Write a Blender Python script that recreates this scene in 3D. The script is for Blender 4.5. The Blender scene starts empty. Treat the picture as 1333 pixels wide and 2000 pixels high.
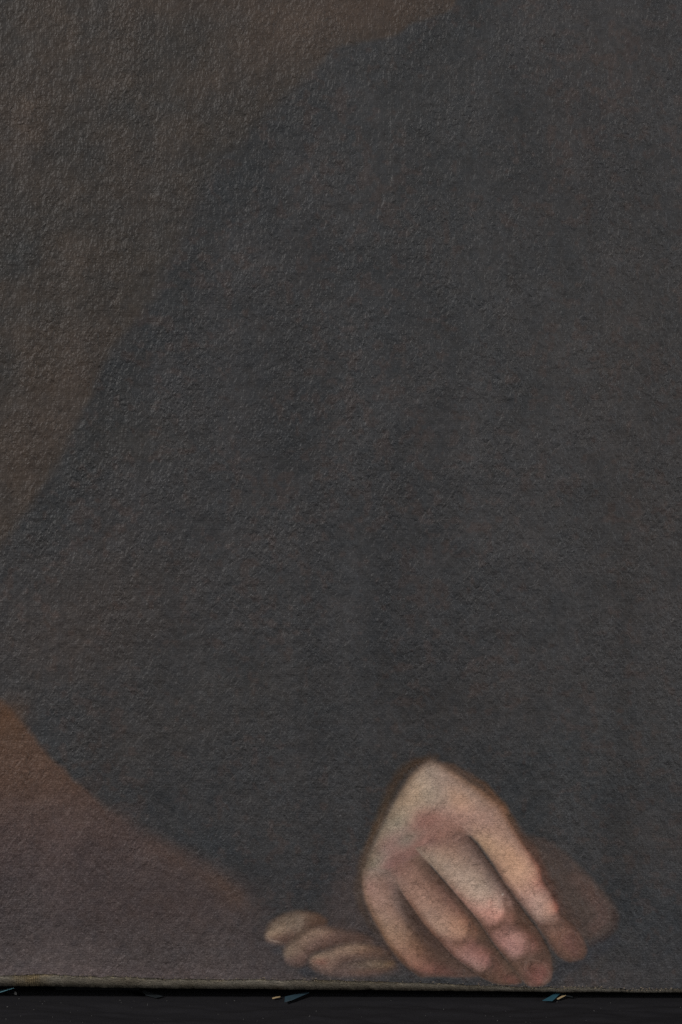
import bpy, bmesh, math, random
import numpy as np

# ------------------------------------------------------------------ camera, light, exposure
S = 0.00036                      # metres for one unit of the painter's sheet
Y_TABLE = 1952.0                 # sheet row level with the table top at the painting's front
D_CAM = 1.70
scene = bpy.context.scene
col = scene.collection


def PX(x):
    return (np.asarray(x, dtype=float) - 666.5) * S


def PZ(y):
    return (Y_TABLE - np.asarray(y, dtype=float)) * S


cam_data = bpy.data.cameras.new('camera')
cam = bpy.data.objects.new('camera', cam_data)
col.objects.link(cam)
cam.location = (0.0, -D_CAM, (Y_TABLE - 1000.0) * S)
cam.rotation_euler = (math.radians(90), 0, 0)
cam_data.sensor_fit = 'VERTICAL'
cam_data.sensor_height = 36.0
cam_data.sensor_width = 24.0
cam_data.lens = 36.0 * D_CAM / (2000 * S)
cam_data.clip_start = 0.05
cam_data.clip_end = 50.0
cam_data.dof.use_dof = True
cam_data.dof.focus_distance = D_CAM
cam_data.dof.aperture_fstop = 11.0
scene.camera = cam

world = bpy.data.worlds.new('World')
scene.world = world
world.use_nodes = True
bg = world.node_tree.nodes['Background']
bg.inputs['Color'].default_value = (0.95, 0.98, 1.0, 1)
bg.inputs['Strength'].default_value = 0.06


def lamp(name, loc, aim, size, power, color):
    d = bpy.data.lights.new(name, 'AREA')
    d.shape = 'RECTANGLE'
    d.size, d.size_y = size
    d.energy = power
    d.color = color
    o = bpy.data.objects.new(name, d)
    col.objects.link(o)
    o.location = loc
    from mathutils import Vector
    o.rotation_euler = (Vector(aim) - Vector(loc)).to_track_quat('-Z', 'Y').to_euler()
    return o


KEY = 190.0
lamp('studio_lamp', (-2.7, -1.9, 2.1), (0, 0, 0.36), (0.8, 0.8), KEY, (1.0, 0.98, 0.955))
lamp('studio_lamp', (3.3, -2.0, 0.55), (0, 0, 0.36), (0.8, 0.8), KEY * 0.64, (0.98, 0.99, 1.0))

scene.view_settings.view_transform = 'Standard'
scene.view_settings.look = 'None'
scene.view_settings.gamma = 1.0
scene.view_settings.exposure = 0.0
scene.view_settings.use_curve_mapping = False
scene.cycles.use_denoising = False
scene.cycles.use_adaptive_sampling = False
scene.cycles.max_bounces = 4
scene.cycles.sample_clamp_indirect = 3.0

rng = np.random.default_rng(7)
random.seed(7)

# ------------------------------------------------------------------ helpers


def lin(c):
    c = np.asarray(c, dtype=float) / 255.0
    return np.where(c <= 0.04045, c / 12.92, ((c + 0.055) / 1.055) ** 2.4)


_lat = {}


def vnoise(x, y, scale, seed):
    """smooth lattice noise, -1..1"""
    if seed not in _lat:
        _lat[seed] = np.random.default_rng(seed + 100).uniform(-1, 1, (256, 256))
    L = _lat[seed]
    x = x / scale + 31.7
    y = y / scale + 17.3
    xi = np.floor(x).astype(int)
    yi = np.floor(y).astype(int)
    fx = x - xi
    fy = y - yi
    fx = fx * fx * (3 - 2 * fx)
    fy = fy * fy * (3 - 2 * fy)
    a = L[yi % 256, xi % 256]
    b = L[yi % 256, (xi + 1) % 256]
    c = L[(yi + 1) % 256, xi % 256]
    d = L[(yi + 1) % 256, (xi + 1) % 256]
    return (a * (1 - fx) + b * fx) * (1 - fy) + (c * (1 - fx) + d * fx) * fy


def fbm(x, y, scale, seed, octv=3, gain=0.55):
    t = 0
    amp = 1.0
    tot = 0
    for k in range(octv):
        t = t + amp * vnoise(x, y, scale / (2.03 ** k), seed * 7 + k)
        tot += amp
        amp *= gain
    return t / tot * 1.6


def sstep(a, b, v):
    t = np.clip((v - a) / (b - a), 0, 1)
    return t * t * (3 - 2 * t)


def spline(pts, n=8, closed=False):
    P = np.asarray(pts, dtype=float)
    m = len(P)
    if m < 3:
        t = np.linspace(0, 1, n)[:, None]
        return P[0] * (1 - t) + P[-1] * t
    out = []
    for i in range(m if closed else m - 1):
        if closed:
            p0, p1, p2, p3 = P[(i - 1) % m], P[i], P[(i + 1) % m], P[(i + 2) % m]
        else:
            p1, p2 = P[i], P[i + 1]
            p0 = P[i - 1] if i else 2 * p1 - p2
            p3 = P[i + 2] if i + 2 < m else 2 * p2 - p1
        for k in range(n):
            t = k / n
            out.append(0.5 * (2 * p1 + (p2 - p0) * t + (2 * p0 - 5 * p1 + 4 * p2 - p3) * t * t
                              + (3 * p1 - p0 - 3 * p2 + p3) * t ** 3))
    if not closed:
        out.append(P[-1])
    return np.array(out)


# ------------------------------------------------------------------ the picture's grid of paint
X0, X1, YTOP = -230.0, 1830.0, -430.0      # the canvas runs on past the frame
xs = np.concatenate([np.arange(X0, 0, 7.0), np.arange(0, 490, 2.6), np.arange(490, 1240, 1.7),
                     np.arange(1240, 1345, 2.6), np.arange(1345, X1 + 1, 7.0)])
ys = np.concatenate([np.arange(YTOP, -5, 7.0), np.arange(-5, 1440, 2.6), np.arange(1440, 1934, 1.7), [1934.0]])
NX, NY = len(xs), len(ys)


def paint_edge(x):
    """row where the paint stops above the bare bottom margin"""
    base = np.interp(x, [-230, 0, 85, 150, 340, 500, 670, 830, 1000, 1150, 1333, 1830],
                     [1900, 1904.5, 1902.5, 1905, 1911.5, 1912.5, 1914, 1919, 1926.5, 1929, 1932, 1936])
    return base + 1.5 * fbm(x, x * 0 + 3, 13, 41, 3) + 1.3 * fbm(x, x * 0 + 9, 60, 42, 2)


def fold_edge(x):
    """lowest visible row of the folded margin"""
    return np.interp(x, [-230, 0, 330, 670, 1000, 1333, 1830], [1925.5, 1928, 1931.5, 1934, 1936, 1937, 1940]) \
        + 0.8 * fbm(x, x * 0 + 5, 90, 43, 3)


pe = paint_edge(xs)
GX = np.repeat(xs[None, :], NY, 0)
GY = np.repeat(ys[:, None], NX, 1)
# rows below 1860 are squeezed so that the last one follows the paint's ragged edge
t = np.clip((ys - 1860.0) / (1934.0 - 1860.0), 0, 1)[:, None]
GY = np.where(t > 0, 1860.0 + t * (pe[None, :] - 1860.0), GY)

# brushwork wobbles
WX = GX + 2.6 * fbm(GX, GY, 26, 1, 3)
WY = GY + 2.6 * fbm(GX, GY, 26, 2, 3)


def window(x0, x1, y0, y1):
    i0, i1 = np.searchsorted(xs, [x0, x1])
    j0, j1 = np.searchsorted(ys, [y0, y1 + 45])
    return slice(max(j0 - 1, 0), min(j1 + 1, NY)), slice(max(i0 - 1, 0), min(i1 + 1, NX))


def line_dist(X, Y, P, R=None, vals=None):
    best = np.full(X.shape, 1e9)
    tt = np.zeros(X.shape)
    n = len(P) - 1
    for k in range(n):
        ax, ay = P[k]
        bx, by = P[k + 1]
        dx, dy = bx - ax, by - ay
        L2 = dx * dx + dy * dy + 1e-9
        h = np.clip(((X - ax) * dx + (Y - ay) * dy) / L2, 0, 1)
        d = np.hypot(X - ax - h * dx, Y - ay - h * dy)
        if R is not None:
            d = d / np.interp((k + h) / n, np.linspace(0, 1, len(R)), R)
        m = d < best
        best = np.where(m, d, best)
        tt = np.where(m, (k + h) / n, tt)
    return best, tt


def poly_sd(X, Y, P):
    """signed distance to a closed outline, negative inside"""
    Q = np.vstack([P, P[:1]])
    d, _ = line_dist(X, Y, Q)
    inside = np.zeros(X.shape, bool)
    for k in range(len(P)):
        ax, ay = Q[k]
        bx, by = Q[k + 1]
        c = ((ay > Y) != (by > Y))
        inside ^= c & (X < (bx - ax) * (Y - ay) / (by - ay + 1e-12) + ax)
    return np.where(inside, -d, d)


COL = np.zeros((NY, NX, 3))
FLESH = np.zeros((NY, NX))


def lay(sl, a, c):
    COL[sl] = COL[sl] * (1 - a[..., None]) + np.asarray(c, dtype=float) * a[..., None]


def stroke(pts, radii, cols, op=1.0, soft=0.6, tr=None, ops=None):
    P = np.asarray(pts, dtype=float)
    k = 1.0
    if tr:
        P = tr[0] + P / tr[2]
        k = 1.0 / tr[2]
    R = np.atleast_1d(np.asarray(radii, dtype=float)) * k
    if len(R) == 1:
        R = np.array([R[0], R[0]])
    Q = spline(P, 6)
    rm = R.max() * 1.1 + 5
    sl = window(Q[:, 0].min() - rm, Q[:, 0].max() + rm, Q[:, 1].min() - rm, Q[:, 1].max() + rm)
    d, tt = line_dist(WX[sl], WY[sl], Q, R)
    a = sstep(0, 1, np.clip((1 - d) / soft, 0, 1)) * op
    if ops is not None:
        a = a * np.interp(tt, np.linspace(0, 1, len(ops)), ops)
    C = np.atleast_2d(np.asarray(cols, dtype=float))
    g = np.linspace(0, 1, len(C))
    cc = np.stack([np.interp(tt, g, C[:, i]) for i in range(3)], -1) if len(C) > 1 else C[0]
    lay(sl, a, cc)


def blob(x, y, rx, ry, ang, c, op=1.0, tr=None, p=2.0):
    k = 1.0
    if tr:
        x, y = tr[0] + np.array([x, y]) / tr[2]
        k = 1 / tr[2]
    rx, ry = rx * k, ry * k
    r = max(rx, ry) * 2.4
    sl = window(x - r, x + r, y - r, y + r)
    ca, sa = math.cos(math.radians(ang)), math.sin(math.radians(ang))
    dx, dy = WX[sl] - x, WY[sl] - y
    u = (dx * ca + dy * sa) / rx
    v = (-dx * sa + dy * ca) / ry
    lay(sl, op * np.exp(-np.hypot(u, v) ** p), c)


def poly(pts, c, op=1.0, soft=8.0, tr=None, flesh=0.0, closed_spline=True, grow=0.0):
    P = np.asarray(pts, dtype=float)
    if tr:
        P = tr[0] + P / tr[2]
        soft = soft / tr[2]
        grow = grow / tr[2]
    Q = spline(P, 6, True) if closed_spline else P
    r = soft * 2 + 6 + grow
    sl = window(Q[:, 0].min() - r, Q[:, 0].max() + r, Q[:, 1].min() - r, Q[:, 1].max() + r)
    sd = poly_sd(WX[sl], WY[sl], Q)
    a = 1 - sstep(-soft, soft, sd - grow)
    lay(sl, a * op, c)
    if flesh:
        FLESH[sl] = np.maximum(FLESH[sl], a * flesh)


# --- ground tones -------------------------------------------------------------------------
n1 = fbm(GX, GY, 240, 11, 4)[..., None]
n2 = fbm(GX, GY, 90, 12, 4)[..., None]
n3 = fbm(GX, GY, 34, 13, 3)[..., None]
wall = np.array([58.4, 54.6, 51.6]) + n1 * np.array([2.6, 1.2, .4]) + n2 * np.array([3.4, 1.8, .8]) + fbm(GX, GY, 55, 14, 3)[..., None] * np.array([1.7, .7, 0])
COL[:] = wall
# browner passages of the wall
for (x, y, rx, ry, an, o) in [(760, 10, 190, 60, -12, .85), (560, 90, 160, 90, -25, .4), (190, 700, 130, 60, -60, .35),
                              (120, 840, 50, 110, 25, .3), (30, 930, 50, 110, 15, .25), (30, 280, 60, 140, 0, .35),
                              (300, 330, 120, 90, -40, .3), (60, 820, 60, 90, 0, .3), (430, 10, 200, 40, 0, .4)]:
    blob(x, y, rx, ry, an, (70, 60, 54), o * .85)
# the dark cloak
cloakP = [(905, -40), (885, 12), (845, 34), (800, 48), (768, 72), (715, 80), (655, 95), (622, 130), (570, 180), (520, 225),
          (470, 285), (405, 345), (375, 410), (352, 470), (320, 540), (288, 600), (228, 672), (196, 730), (165, 800),
          (132, 865), (98, 930), (55, 995), (18, 1050), (-60, 1120), (-240, 1180), (-300, 1500), (-300, 2100),
          (2000, 2100), (2000, -700), (1100, -700), (980, -250)]
Qc = spline(cloakP, 5, True)
sdc = poly_sd(WX, WY, Qc)
softc = np.interp(GY, [0, 80, 200, 380, 520, 700, 1000, 1100], [5, 7, 20, 25, 18, 12, 12, 14])
cl_a = 1 - sstep(-1, 1, sdc / softc)
cloak = np.array([57.2, 55.8, 55.2]) + n1 * np.array([1.5, 1.3, 1.1]) + n2 * np.array([2.4, 1.9, 1.7]) \
    + n3 * np.array([1.6, 1.2, 1.0])
# cooler, darker band just inside the sleeve's edge
inn = np.exp(-((sdc + 40) / 42.0) ** 2)[..., None] * np.interp(GY, [100, 500, 1050, 1150], [.5, 1, 1, 0])[..., None]
cloak = cloak * (1 - inn * .75) + np.array([51.5, 51.2, 50.8]) * inn * .75
# cool grey passages and warm rubbed ones
COL[:] = COL * (1 - cl_a[..., None]) + cloak * cl_a[..., None]
for (x, y, rx, ry, an, c, o) in [
        (200, 1190, 170, 120, -20, (65, 58, 54), .75), (90, 1260, 150, 70, 0, (63, 57, 54), .6),
        (60, 1420, 70, 60, 45, (54, 55, 56), .6), (160, 1500, 70, 50, 40, (54, 55, 56), .7),
        (300, 1440, 220, 60, -15, (62, 57, 53), .45), (420, 1330, 220, 60, 0, (58, 56, 54), .5),
        (560, 1480, 200, 120, 0, (60, 58, 57), .4), (330, 1610, 120, 40, 30, (54, 54.5, 55), .6),
        (420, 1670, 80, 40, 40, (53, 54, 55), .7), (620, 1720, 110, 50, -20, (55, 55, 56), .5),
        (900, 300, 300, 300, 0, (55, 55, 54), .4), (660, 690, 140, 260, 20, (53, 53, 53), .55),
        (1000, 1350, 180, 60, 0, (63, 58, 55), .4), (870, 1400, 90, 50, 20, (62, 57, 54), .3),
        (1240, 650, 160, 240, 10, (61, 57, 54), .5), (1260, 1050, 120, 260, 0, (62, 57, 54), .5),
        (1180, 130, 170, 110, -20, (63, 59, 57), .5), (1130, 330, 120, 120, 0, (61, 56, 54), .4),
        (1260, 1420, 130, 100, 0, (60, 58, 56), .4), (1260, 1640, 100, 60, 0, (64, 59, 56), .5),
        (1120, 1500, 130, 120, 0, (55, 56, 56), .5), (1270, 1770, 90, 60, 0, (56, 57, 58), .6),
        (260, 860, 120, 70, -10, (61, 57, 53), .5), (700, 1150, 250, 120, 0, (58, 57, 57), .4),
        (1180, 1915, 130, 40, 0, (69, 64, 62), .8), (1100, 1920, 70, 40, 0, (66, 61, 60), .5),
        (1310, 1850, 60, 50, 0, (55, 55, 56), .6)]:
    blob(x, y, rx, ry, an, c, o * .6)
# reddish ground showing through in flecks
fl = sstep(.28, .8, fbm(GX, GY, 17, 21, 3) + .35 * fbm(GX, GY, 150, 22, 2)) * cl_a
COL[:] = COL * (1 - .15 * fl[..., None]) + np.array([76, 57, 50.0]) * .15 * fl[..., None]

# --- the brown table edge, lower left ------------------------------------------------------
tabP = [(-300, 1270), (-100, 1330), (0, 1366), (32, 1398), (75, 1450), (125, 1505), (178, 1552), (235, 1592), (300, 1632), (360, 1665), (410, 1688),
        (455, 1718), (490, 1750), (508, 1790), (520, 1850), (560, 1890), (640, 1905), (700, 1960), (-300, 2000)]
Qt = spline(tabP, 5, True)
sl = window(-240, 760, 1240, 1940)
sdt = poly_sd(WX[sl], WY[sl], Qt)
softt = np.interp(WX[sl], [0, 170, 300, 420, 520, 600], [9, 7, 24, 26, 46, 56])
ta = (1 - sstep(-1, 1, sdt / softt)) * .96
gy = WY[sl]
tone = np.stack([np.interp(gy, [1300, 1420, 1525, 1610, 1690, 1780, 1840, 1905], v) for v in
                 ([75, 78, 76, 71, 69, 67, 69, 75], [60.5, 62.5, 61.5, 60.5, 60.5, 60, 62.5, 68.5], [52.5, 54, 54.5, 57.5, 58.5, 58.5, 61, 66.5])], -1)
tone = tone + n2[sl] * np.array([3.5, 2.4, 2]) + n3[sl] * np.array([2.2, 1.6, 1.4])
ox = sstep(150, 330, WX[sl])[..., None]
tone = tone * (1 - ox * .35) + np.array([69, 61, 58.0]) * ox * .35
lay(sl, ta, tone)
TABLE_A = np.zeros((NY, NX))
TABLE_A[sl] = ta
for (x, y, rx, ry, an, c, o) in [(445, 1738, 50, 22, 40, (82, 64, 54), .5), (330, 1668, 70, 22, 25, (76, 62, 56), .5),
                                 (20, 1400, 30, 40, 40, (85, 64, 52), .5), (200, 1900, 300, 16, 0, (80, 70, 68), .5),
                                 (60, 1780, 60, 60, 0, (70, 64, 62), .4), (350, 1760, 160, 40, -8, (62, 54, 52), .45),
                                 (90, 1600, 160, 30, 0, (72, 62, 58), .4), (520, 1860, 60, 60, 0, (66, 60, 59), .6)]:
    blob(x, y, rx, ry, an, c, o)

# --- the hands ------------------------------------------------------------------------------
A = (np.array([480.0, 1440.0]), None, 1333 / 760.0)
B = (np.array([490.0, 1740.0]), None, 1333 / 320.0)


def cr_table(V, n):
    """Catmull-Rom through the rows of V, n samples in each span"""
    V = np.asarray(V, dtype=float)
    sh = V.shape
    return spline(V.reshape(sh[0], -1), n).reshape((-1,) + sh[1:])


def box_blur(a, r):
    if r < .3:
        return a
    k = max(1, int(round(r)))
    ker = np.ones(2 * k + 1) / (2 * k + 1)
    for ax in (0, 1):
        for _ in range(2):
            a = np.apply_along_axis(lambda v: np.convolve(v, ker, 'same'), ax, a)
    return a


def modelled(stations, tr, soft=1.5, op=1.0, flesh=1.0, wide=False):
    """a form modelled in wet paint: for each station one edge, the other edge, and the tones laid between them"""
    P0 = np.array([s[0] for s in stations], dtype=float)
    P1 = np.array([s[1] for s in stations], dtype=float)
    nc = max(len(s[2]) for s in stations)
    g = np.linspace(0, 1, nc)
    C = np.array([[np.interp(g, np.linspace(0, 1, len(s[2])), np.array(s[2], dtype=float)[:, i]) for i in range(3)]
                  for s in stations]).transpose(0, 2, 1)
    P0, P1 = tr[0] + P0 / tr[2], tr[0] + P1 / tr[2]
    n = 40
    Q0, Q1 = cr_table(P0, n), cr_table(P1, n)
    CC = cr_table(C, n)
    tt = np.linspace(0, 1, 260)
    CC = cr_table(CC.transpose(1, 0, 2), 64).transpose(1, 0, 2)
    gi = np.interp(tt, [0, .19, .55, .83, 1], [0, .25, .5, .75, 1]) if wide else tt
    gi = np.rint(gi * (CC.shape[1] - 1)).astype(int)
    CC = CC[:, gi]
    X = Q0[:, None, 0] * (1 - tt) + Q1[:, None, 0] * tt
    Y = Q0[:, None, 1] * (1 - tt) + Q1[:, None, 1] * tt
    m = 12
    ox, oy = math.floor(X.min()) - m, math.floor(Y.min()) - m
    w, h = int(X.max() - ox) + m + 2, int(Y.max() - oy) + m + 2
    idx = (np.rint(Y - oy).astype(int) * w + np.rint(X - ox).astype(int)).ravel()
    wt = np.bincount(idx, minlength=w * h).astype(float)
    buf = np.stack([np.bincount(idx, CC[..., i].ravel(), minlength=w * h) for i in range(3)], -1)
    cov = (wt > 0).astype(float)
    buf = buf / np.maximum(wt, 1)[:, None]
    cov = cov.reshape(h, w)
    buf = buf.reshape(h, w, 3)
    num = np.stack([box_blur(buf[..., i] * cov, soft) for i in range(3)], -1)
    cov2 = box_blur(cov, soft)
    sl = window(ox, ox + w, oy, oy + h)
    px = np.clip(GX[sl] + (WX[sl] - GX[sl]) * .35 - ox, 0, w - 1.001)
    py = np.clip(GY[sl] + (WY[sl] - GY[sl]) * .35 - oy, 0, h - 1.001)
    i, j = px.astype(int), py.astype(int)
    fx, fy = (px - i), (py - j)

    def samp(a):
        f0, f1 = (fx, fy) if a.ndim == 2 else (fx[..., None], fy[..., None])
        return (a[j, i] * (1 - f0) + a[j, i + 1] * f0) * (1 - f1) + (a[j + 1, i] * (1 - f0) + a[j + 1, i + 1] * f0) * f1
    al = samp(cov2)
    cc = samp(num) / np.maximum(al, 1e-3)[..., None]
    inside = (GX[sl] > ox + 1) & (GX[sl] < ox + w - 2) & (GY[sl] > oy + 1) & (GY[sl] < oy + h - 2)
    al = np.where(inside, al, 0) * op
    lay(sl, al, cc)
    FLESH[sl] = np.maximum(FLESH[sl], al * flesh)


# dark hollow round the hands
poly([(330, 470), (400, 430), (440, 560), (520, 740), (560, 810), (300, 700), (270, 560)], (67, 60, 58), .75, 40, A)
stroke([(1010, 850), (1090, 790), (1180, 740), (1270, 690)], [40, 45, 40, 30], (56, 55, 56), .8, .8, A)
# thumb and palm in shadow behind the forefinger
thumbP = [(925, 330), (985, 340), (1050, 362), (1130, 428), (1205, 505), (1258, 570), (1272, 620), (1255, 665), (1200, 695),
          (1160, 690), (1120, 660), (1070, 640), (1040, 560), (1000, 480), (960, 400)]
poly(thumbP, (71, 63, 59), .95, 15, A, flesh=.2)
stroke([(1130, 480), (1190, 545), (1222, 610), (1195, 655)], [46, 46, 44, 36], [(77, 65, 60), (82, 67, 62), (82, 68, 64), (84, 69, 64)], .8, .95, A)
stroke([(1000, 360), (1070, 400), (1110, 450)], [26, 30, 26], (62, 57, 55), .6, .9, A)
stroke([(1050, 500), (1090, 580), (1130, 640)], [26, 34, 30], (70, 59, 54), .7, .95, A)
stroke([(1258, 600), (1266, 640), (1235, 685), (1180, 708)], [18, 20, 18, 14], (58, 51, 49), .6, .95, A)

# left hand: four finger ends
fA = [(112, 372), (128, 300), (190, 225), (290, 178), (400, 165), (520, 178), (610, 215), (660, 280), (640, 330), (500, 400),
      (400, 420), (300, 450), (210, 425), (140, 412)]
fBp = [(262, 500), (285, 440), (350, 370), (450, 310), (540, 284), (640, 296), (760, 318), (900, 340), (960, 400), (900, 470),
       (700, 520), (600, 560), (480, 610), (340, 605), (275, 560)]
fCp = [(474, 570), (490, 530), (570, 500), (660, 465), (780, 432), (920, 428), (1060, 455), (1150, 520), (1140, 620), (1000, 680),
       (760, 680), (560, 668), (500, 620)]
poly([(640, 300), (800, 300), (980, 370), (1180, 470), (1210, 600), (1150, 690), (800, 700), (620, 600)], (70, 61, 58), .85, 40, B)
modelled([
    ((116, 342), (128, 402), [(78, 69, 63), (104, 90, 78), (124, 106, 90), (118, 101, 89), (82, 72, 68)]),
    ((150, 268), (200, 428), [(82, 72, 65), (112, 97, 83), (130, 110, 92), (112, 92, 80), (82, 72, 68)]),
    ((230, 207), (290, 440), [(84, 74, 65), (108, 93, 79), (122, 103, 87), (92, 74, 66), (80, 69, 64)]),
    ((310, 174), (350, 430), [(86, 76, 67), (110, 95, 81), (112, 96, 83), (98, 80, 70), (84, 70, 63)]),
    ((400, 164), (410, 400), [(90, 78, 68), (116, 100, 86), (116, 100, 87), (108, 92, 80), (86, 72, 64)]),
    ((480, 172), (470, 360), [(84, 71, 62), (98, 82, 70), (88, 72, 62), (88, 73, 64), (82, 68, 60)]),
    ((560, 190), (540, 320), [(74, 63, 56), (82, 66, 56), (76, 60, 51), (76, 61, 53), (84, 69, 60)]),
    ((625, 235), (610, 310), [(68, 59, 55), (72, 60, 53), (70, 58, 51), (74, 60, 53), (82, 68, 60)])], B, 2.6, .93, .5)
stroke([(138, 362), (160, 386), (200, 402), (250, 410)], [5, 8, 8, 4], (140, 122, 107), .7, .9, B)
stroke([(455, 215), (425, 300), (350, 400)], [18, 24, 18], (88, 73, 64), .5, 1, B)
modelled([
    ((262, 470), (290, 590), [(76, 68, 63), (108, 93, 80), (120, 103, 88), (100, 84, 77), (78, 69, 66)]),
    ((300, 425), (350, 610), [(82, 72, 65), (116, 99, 84), (112, 95, 82), (102, 85, 77), (80, 70, 67)]),
    ((370, 362), (430, 610), [(80, 70, 62), (112, 94, 81), (108, 90, 78), (102, 83, 75), (80, 69, 66)]),
    ((450, 312), (490, 520), [(84, 72, 63), (120, 100, 86), (112, 92, 80), (100, 82, 74), (78, 65, 60)]),
    ((530, 284), (560, 490), [(88, 75, 67), (126, 104, 88), (116, 94, 82), (106, 85, 76), (72, 60, 55)]),
    ((610, 288), (640, 460), [(84, 71, 64), (120, 98, 84), (114, 91, 80), (100, 80, 72), (72, 60, 55)]),
    ((680, 305), (720, 440), [(76, 65, 59), (100, 82, 73), (98, 79, 71), (88, 71, 64), (72, 60, 55)]),
    ((780, 320), (800, 430), [(70, 62, 59), (84, 70, 64), (84, 69, 63), (80, 66, 60), (76, 63, 57)]),
    ((900, 345), (900, 425), [(66, 60, 58), (76, 65, 60), (78, 65, 60), (76, 64, 59), (78, 66, 60)]),
    ((1000, 380), (1000, 440), [(63, 58, 56), (67, 60, 57), (69, 61, 57), (69, 61, 57), (71, 62, 57)])], B, 2.6, .93, .5)
modelled([
    ((640, 640), (640, 690), [(104, 88, 79), (100, 85, 77), (94, 81, 75), (86, 76, 71), (80, 71, 68)]),
    ((740, 595), (740, 695), [(90, 77, 70), (96, 82, 75), (94, 80, 74), (88, 76, 72), (80, 71, 69)]),
    ((850, 570), (850, 690), [(90, 77, 69), (104, 90, 80), (100, 86, 78), (94, 78, 70), (80, 71, 68)]),
    ((960, 555), (960, 685), [(88, 76, 67), (108, 93, 80), (104, 90, 78), (98, 78, 69), (80, 70, 67)]),
    ((1060, 555), (1060, 675), [(86, 73, 63), (108, 92, 77), (106, 90, 75), (96, 78, 68), (76, 67, 64)]),
    ((1130, 560), (1130, 650), [(80, 67, 57), (96, 79, 62), (92, 75, 58), (82, 68, 58), (70, 63, 59)]),
    ((1180, 570), (1180, 630), [(66, 59, 55), (72, 61, 54), (74, 63, 54), (69, 61, 56), (66, 60, 57)])], B, 3.0, .9, .5)
modelled([
    ((476, 545), (482, 600), [(80, 69, 63), (104, 88, 77), (116, 98, 85), (104, 88, 79), (82, 71, 66)]),
    ((520, 510), (510, 640), [(84, 73, 65), (126, 106, 90), (128, 100, 86), (104, 86, 77), (80, 70, 66)]),
    ((590, 488), (570, 668), [(86, 74, 66), (130, 109, 92), (122, 90, 78), (106, 87, 78), (82, 71, 67)]),
    ((660, 462), (650, 680), [(90, 77, 68), (126, 105, 89), (112, 92, 80), (108, 89, 79), (82, 71, 67)]),
    ((740, 438), (740, 600), [(92, 78, 68), (124, 103, 87), (116, 95, 82), (96, 79, 71), (86, 73, 67)]),
    ((830, 428), (830, 570), [(92, 78, 68), (122, 101, 85), (116, 95, 80), (92, 76, 68), (88, 75, 68)]),
    ((920, 428), (920, 555), [(86, 73, 64), (118, 96, 80), (114, 90, 76), (92, 75, 66), (88, 76, 68)]),
    ((1000, 440), (1000, 555), [(78, 66, 59), (102, 82, 69), (100, 80, 69), (86, 70, 62), (88, 75, 66)]),
    ((1080, 465), (1080, 560), [(69, 60, 56), (84, 68, 59), (84, 69, 60), (78, 65, 58), (84, 70, 61)]),
    ((1150, 490), (1150, 570), [(65, 58, 56), (67, 59, 56), (69, 60, 56), (69, 60, 55), (71, 62, 56)])], B, 2.6, .93, .5)
stroke([(490, 556), (498, 588), (538, 612), (610, 606), (660, 580)], [6, 7, 7, 6, 5], (112, 96, 85), .45, .9, B)
poly([(395, 660), (420, 625), (470, 625), (500, 650), (530, 690), (430, 695)], (57, 57, 59), .75, 22, B)
blob(215, 480, 40, 30, 0, (57, 56, 57), .6, B)

# right hand: silhouette
handP = [(592, 92), (640, 76), (690, 98), (735, 126), (800, 165), (855, 208), (895, 262), (930, 330), (965, 385), (1000, 430), (1012, 475),
         (1040, 525), (1066, 570), (1080, 612), (1120, 640), (1158, 685), (1168, 725), (1150, 752), (1105, 760), (1068, 738),
         (1045, 700), (1010, 690), (985, 705), (1000, 745), (1035, 778), (1048, 815), (1030, 842), (980, 846), (930, 838),
         (890, 842), (840, 828), (790, 796), (740, 800), (690, 815), (640, 818), (595, 812), (548, 782), (510, 738), (472, 685),
         (440, 628), (414, 565), (400, 505), (408, 445), (432, 380), (456, 310), (500, 230), (548, 150)]
# umber contour outside the lit side
stroke([(650, 66), (590, 84), (540, 118), (505, 165), (478, 235), (450, 300), (420, 380), (396, 455), (388, 530), (412, 610), (470, 700), (520, 765)],
       [20, 26, 32, 32, 30, 28, 26, 28, 32, 22, 18, 14],
       [(66, 55, 48), (70, 55, 45), (66, 53, 44), (64, 52, 44), (68, 55, 45), (82, 64, 50), (80, 64, 53), (76, 63, 54), (72, 61, 54), (68, 58, 52), (64, 55, 51), (62, 55, 53)],
       .68, 1.0, A)
stroke([(690, 92), (780, 140), (850, 195), (900, 262), (940, 330), (990, 400), (1018, 460), (1050, 530), (1085, 590)],
       [18, 17, 20, 24, 26, 26, 24, 22, 18], [(74, 61, 54), (78, 62, 53), (86, 64, 51), (84, 64, 52), (78, 61, 53), (78, 60, 53), (80, 60, 53), (78, 60, 54), (74, 60, 55)], .8, 1.0, A)
# brown half-shade filling the hollow between the finger ends
stroke([(900, 600), (960, 680), (1020, 750), (1050, 790)], [60, 70, 46, 26], [(74, 62, 55), (76, 64, 56), (74, 63, 57), (66, 60, 57)], .9, .9, A)
stroke([(620, 700), (700, 770), (780, 806)], [60, 60, 40], [(70, 60, 56), (73, 64, 60), (70, 63, 61)], .9, .9, A)

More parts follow.
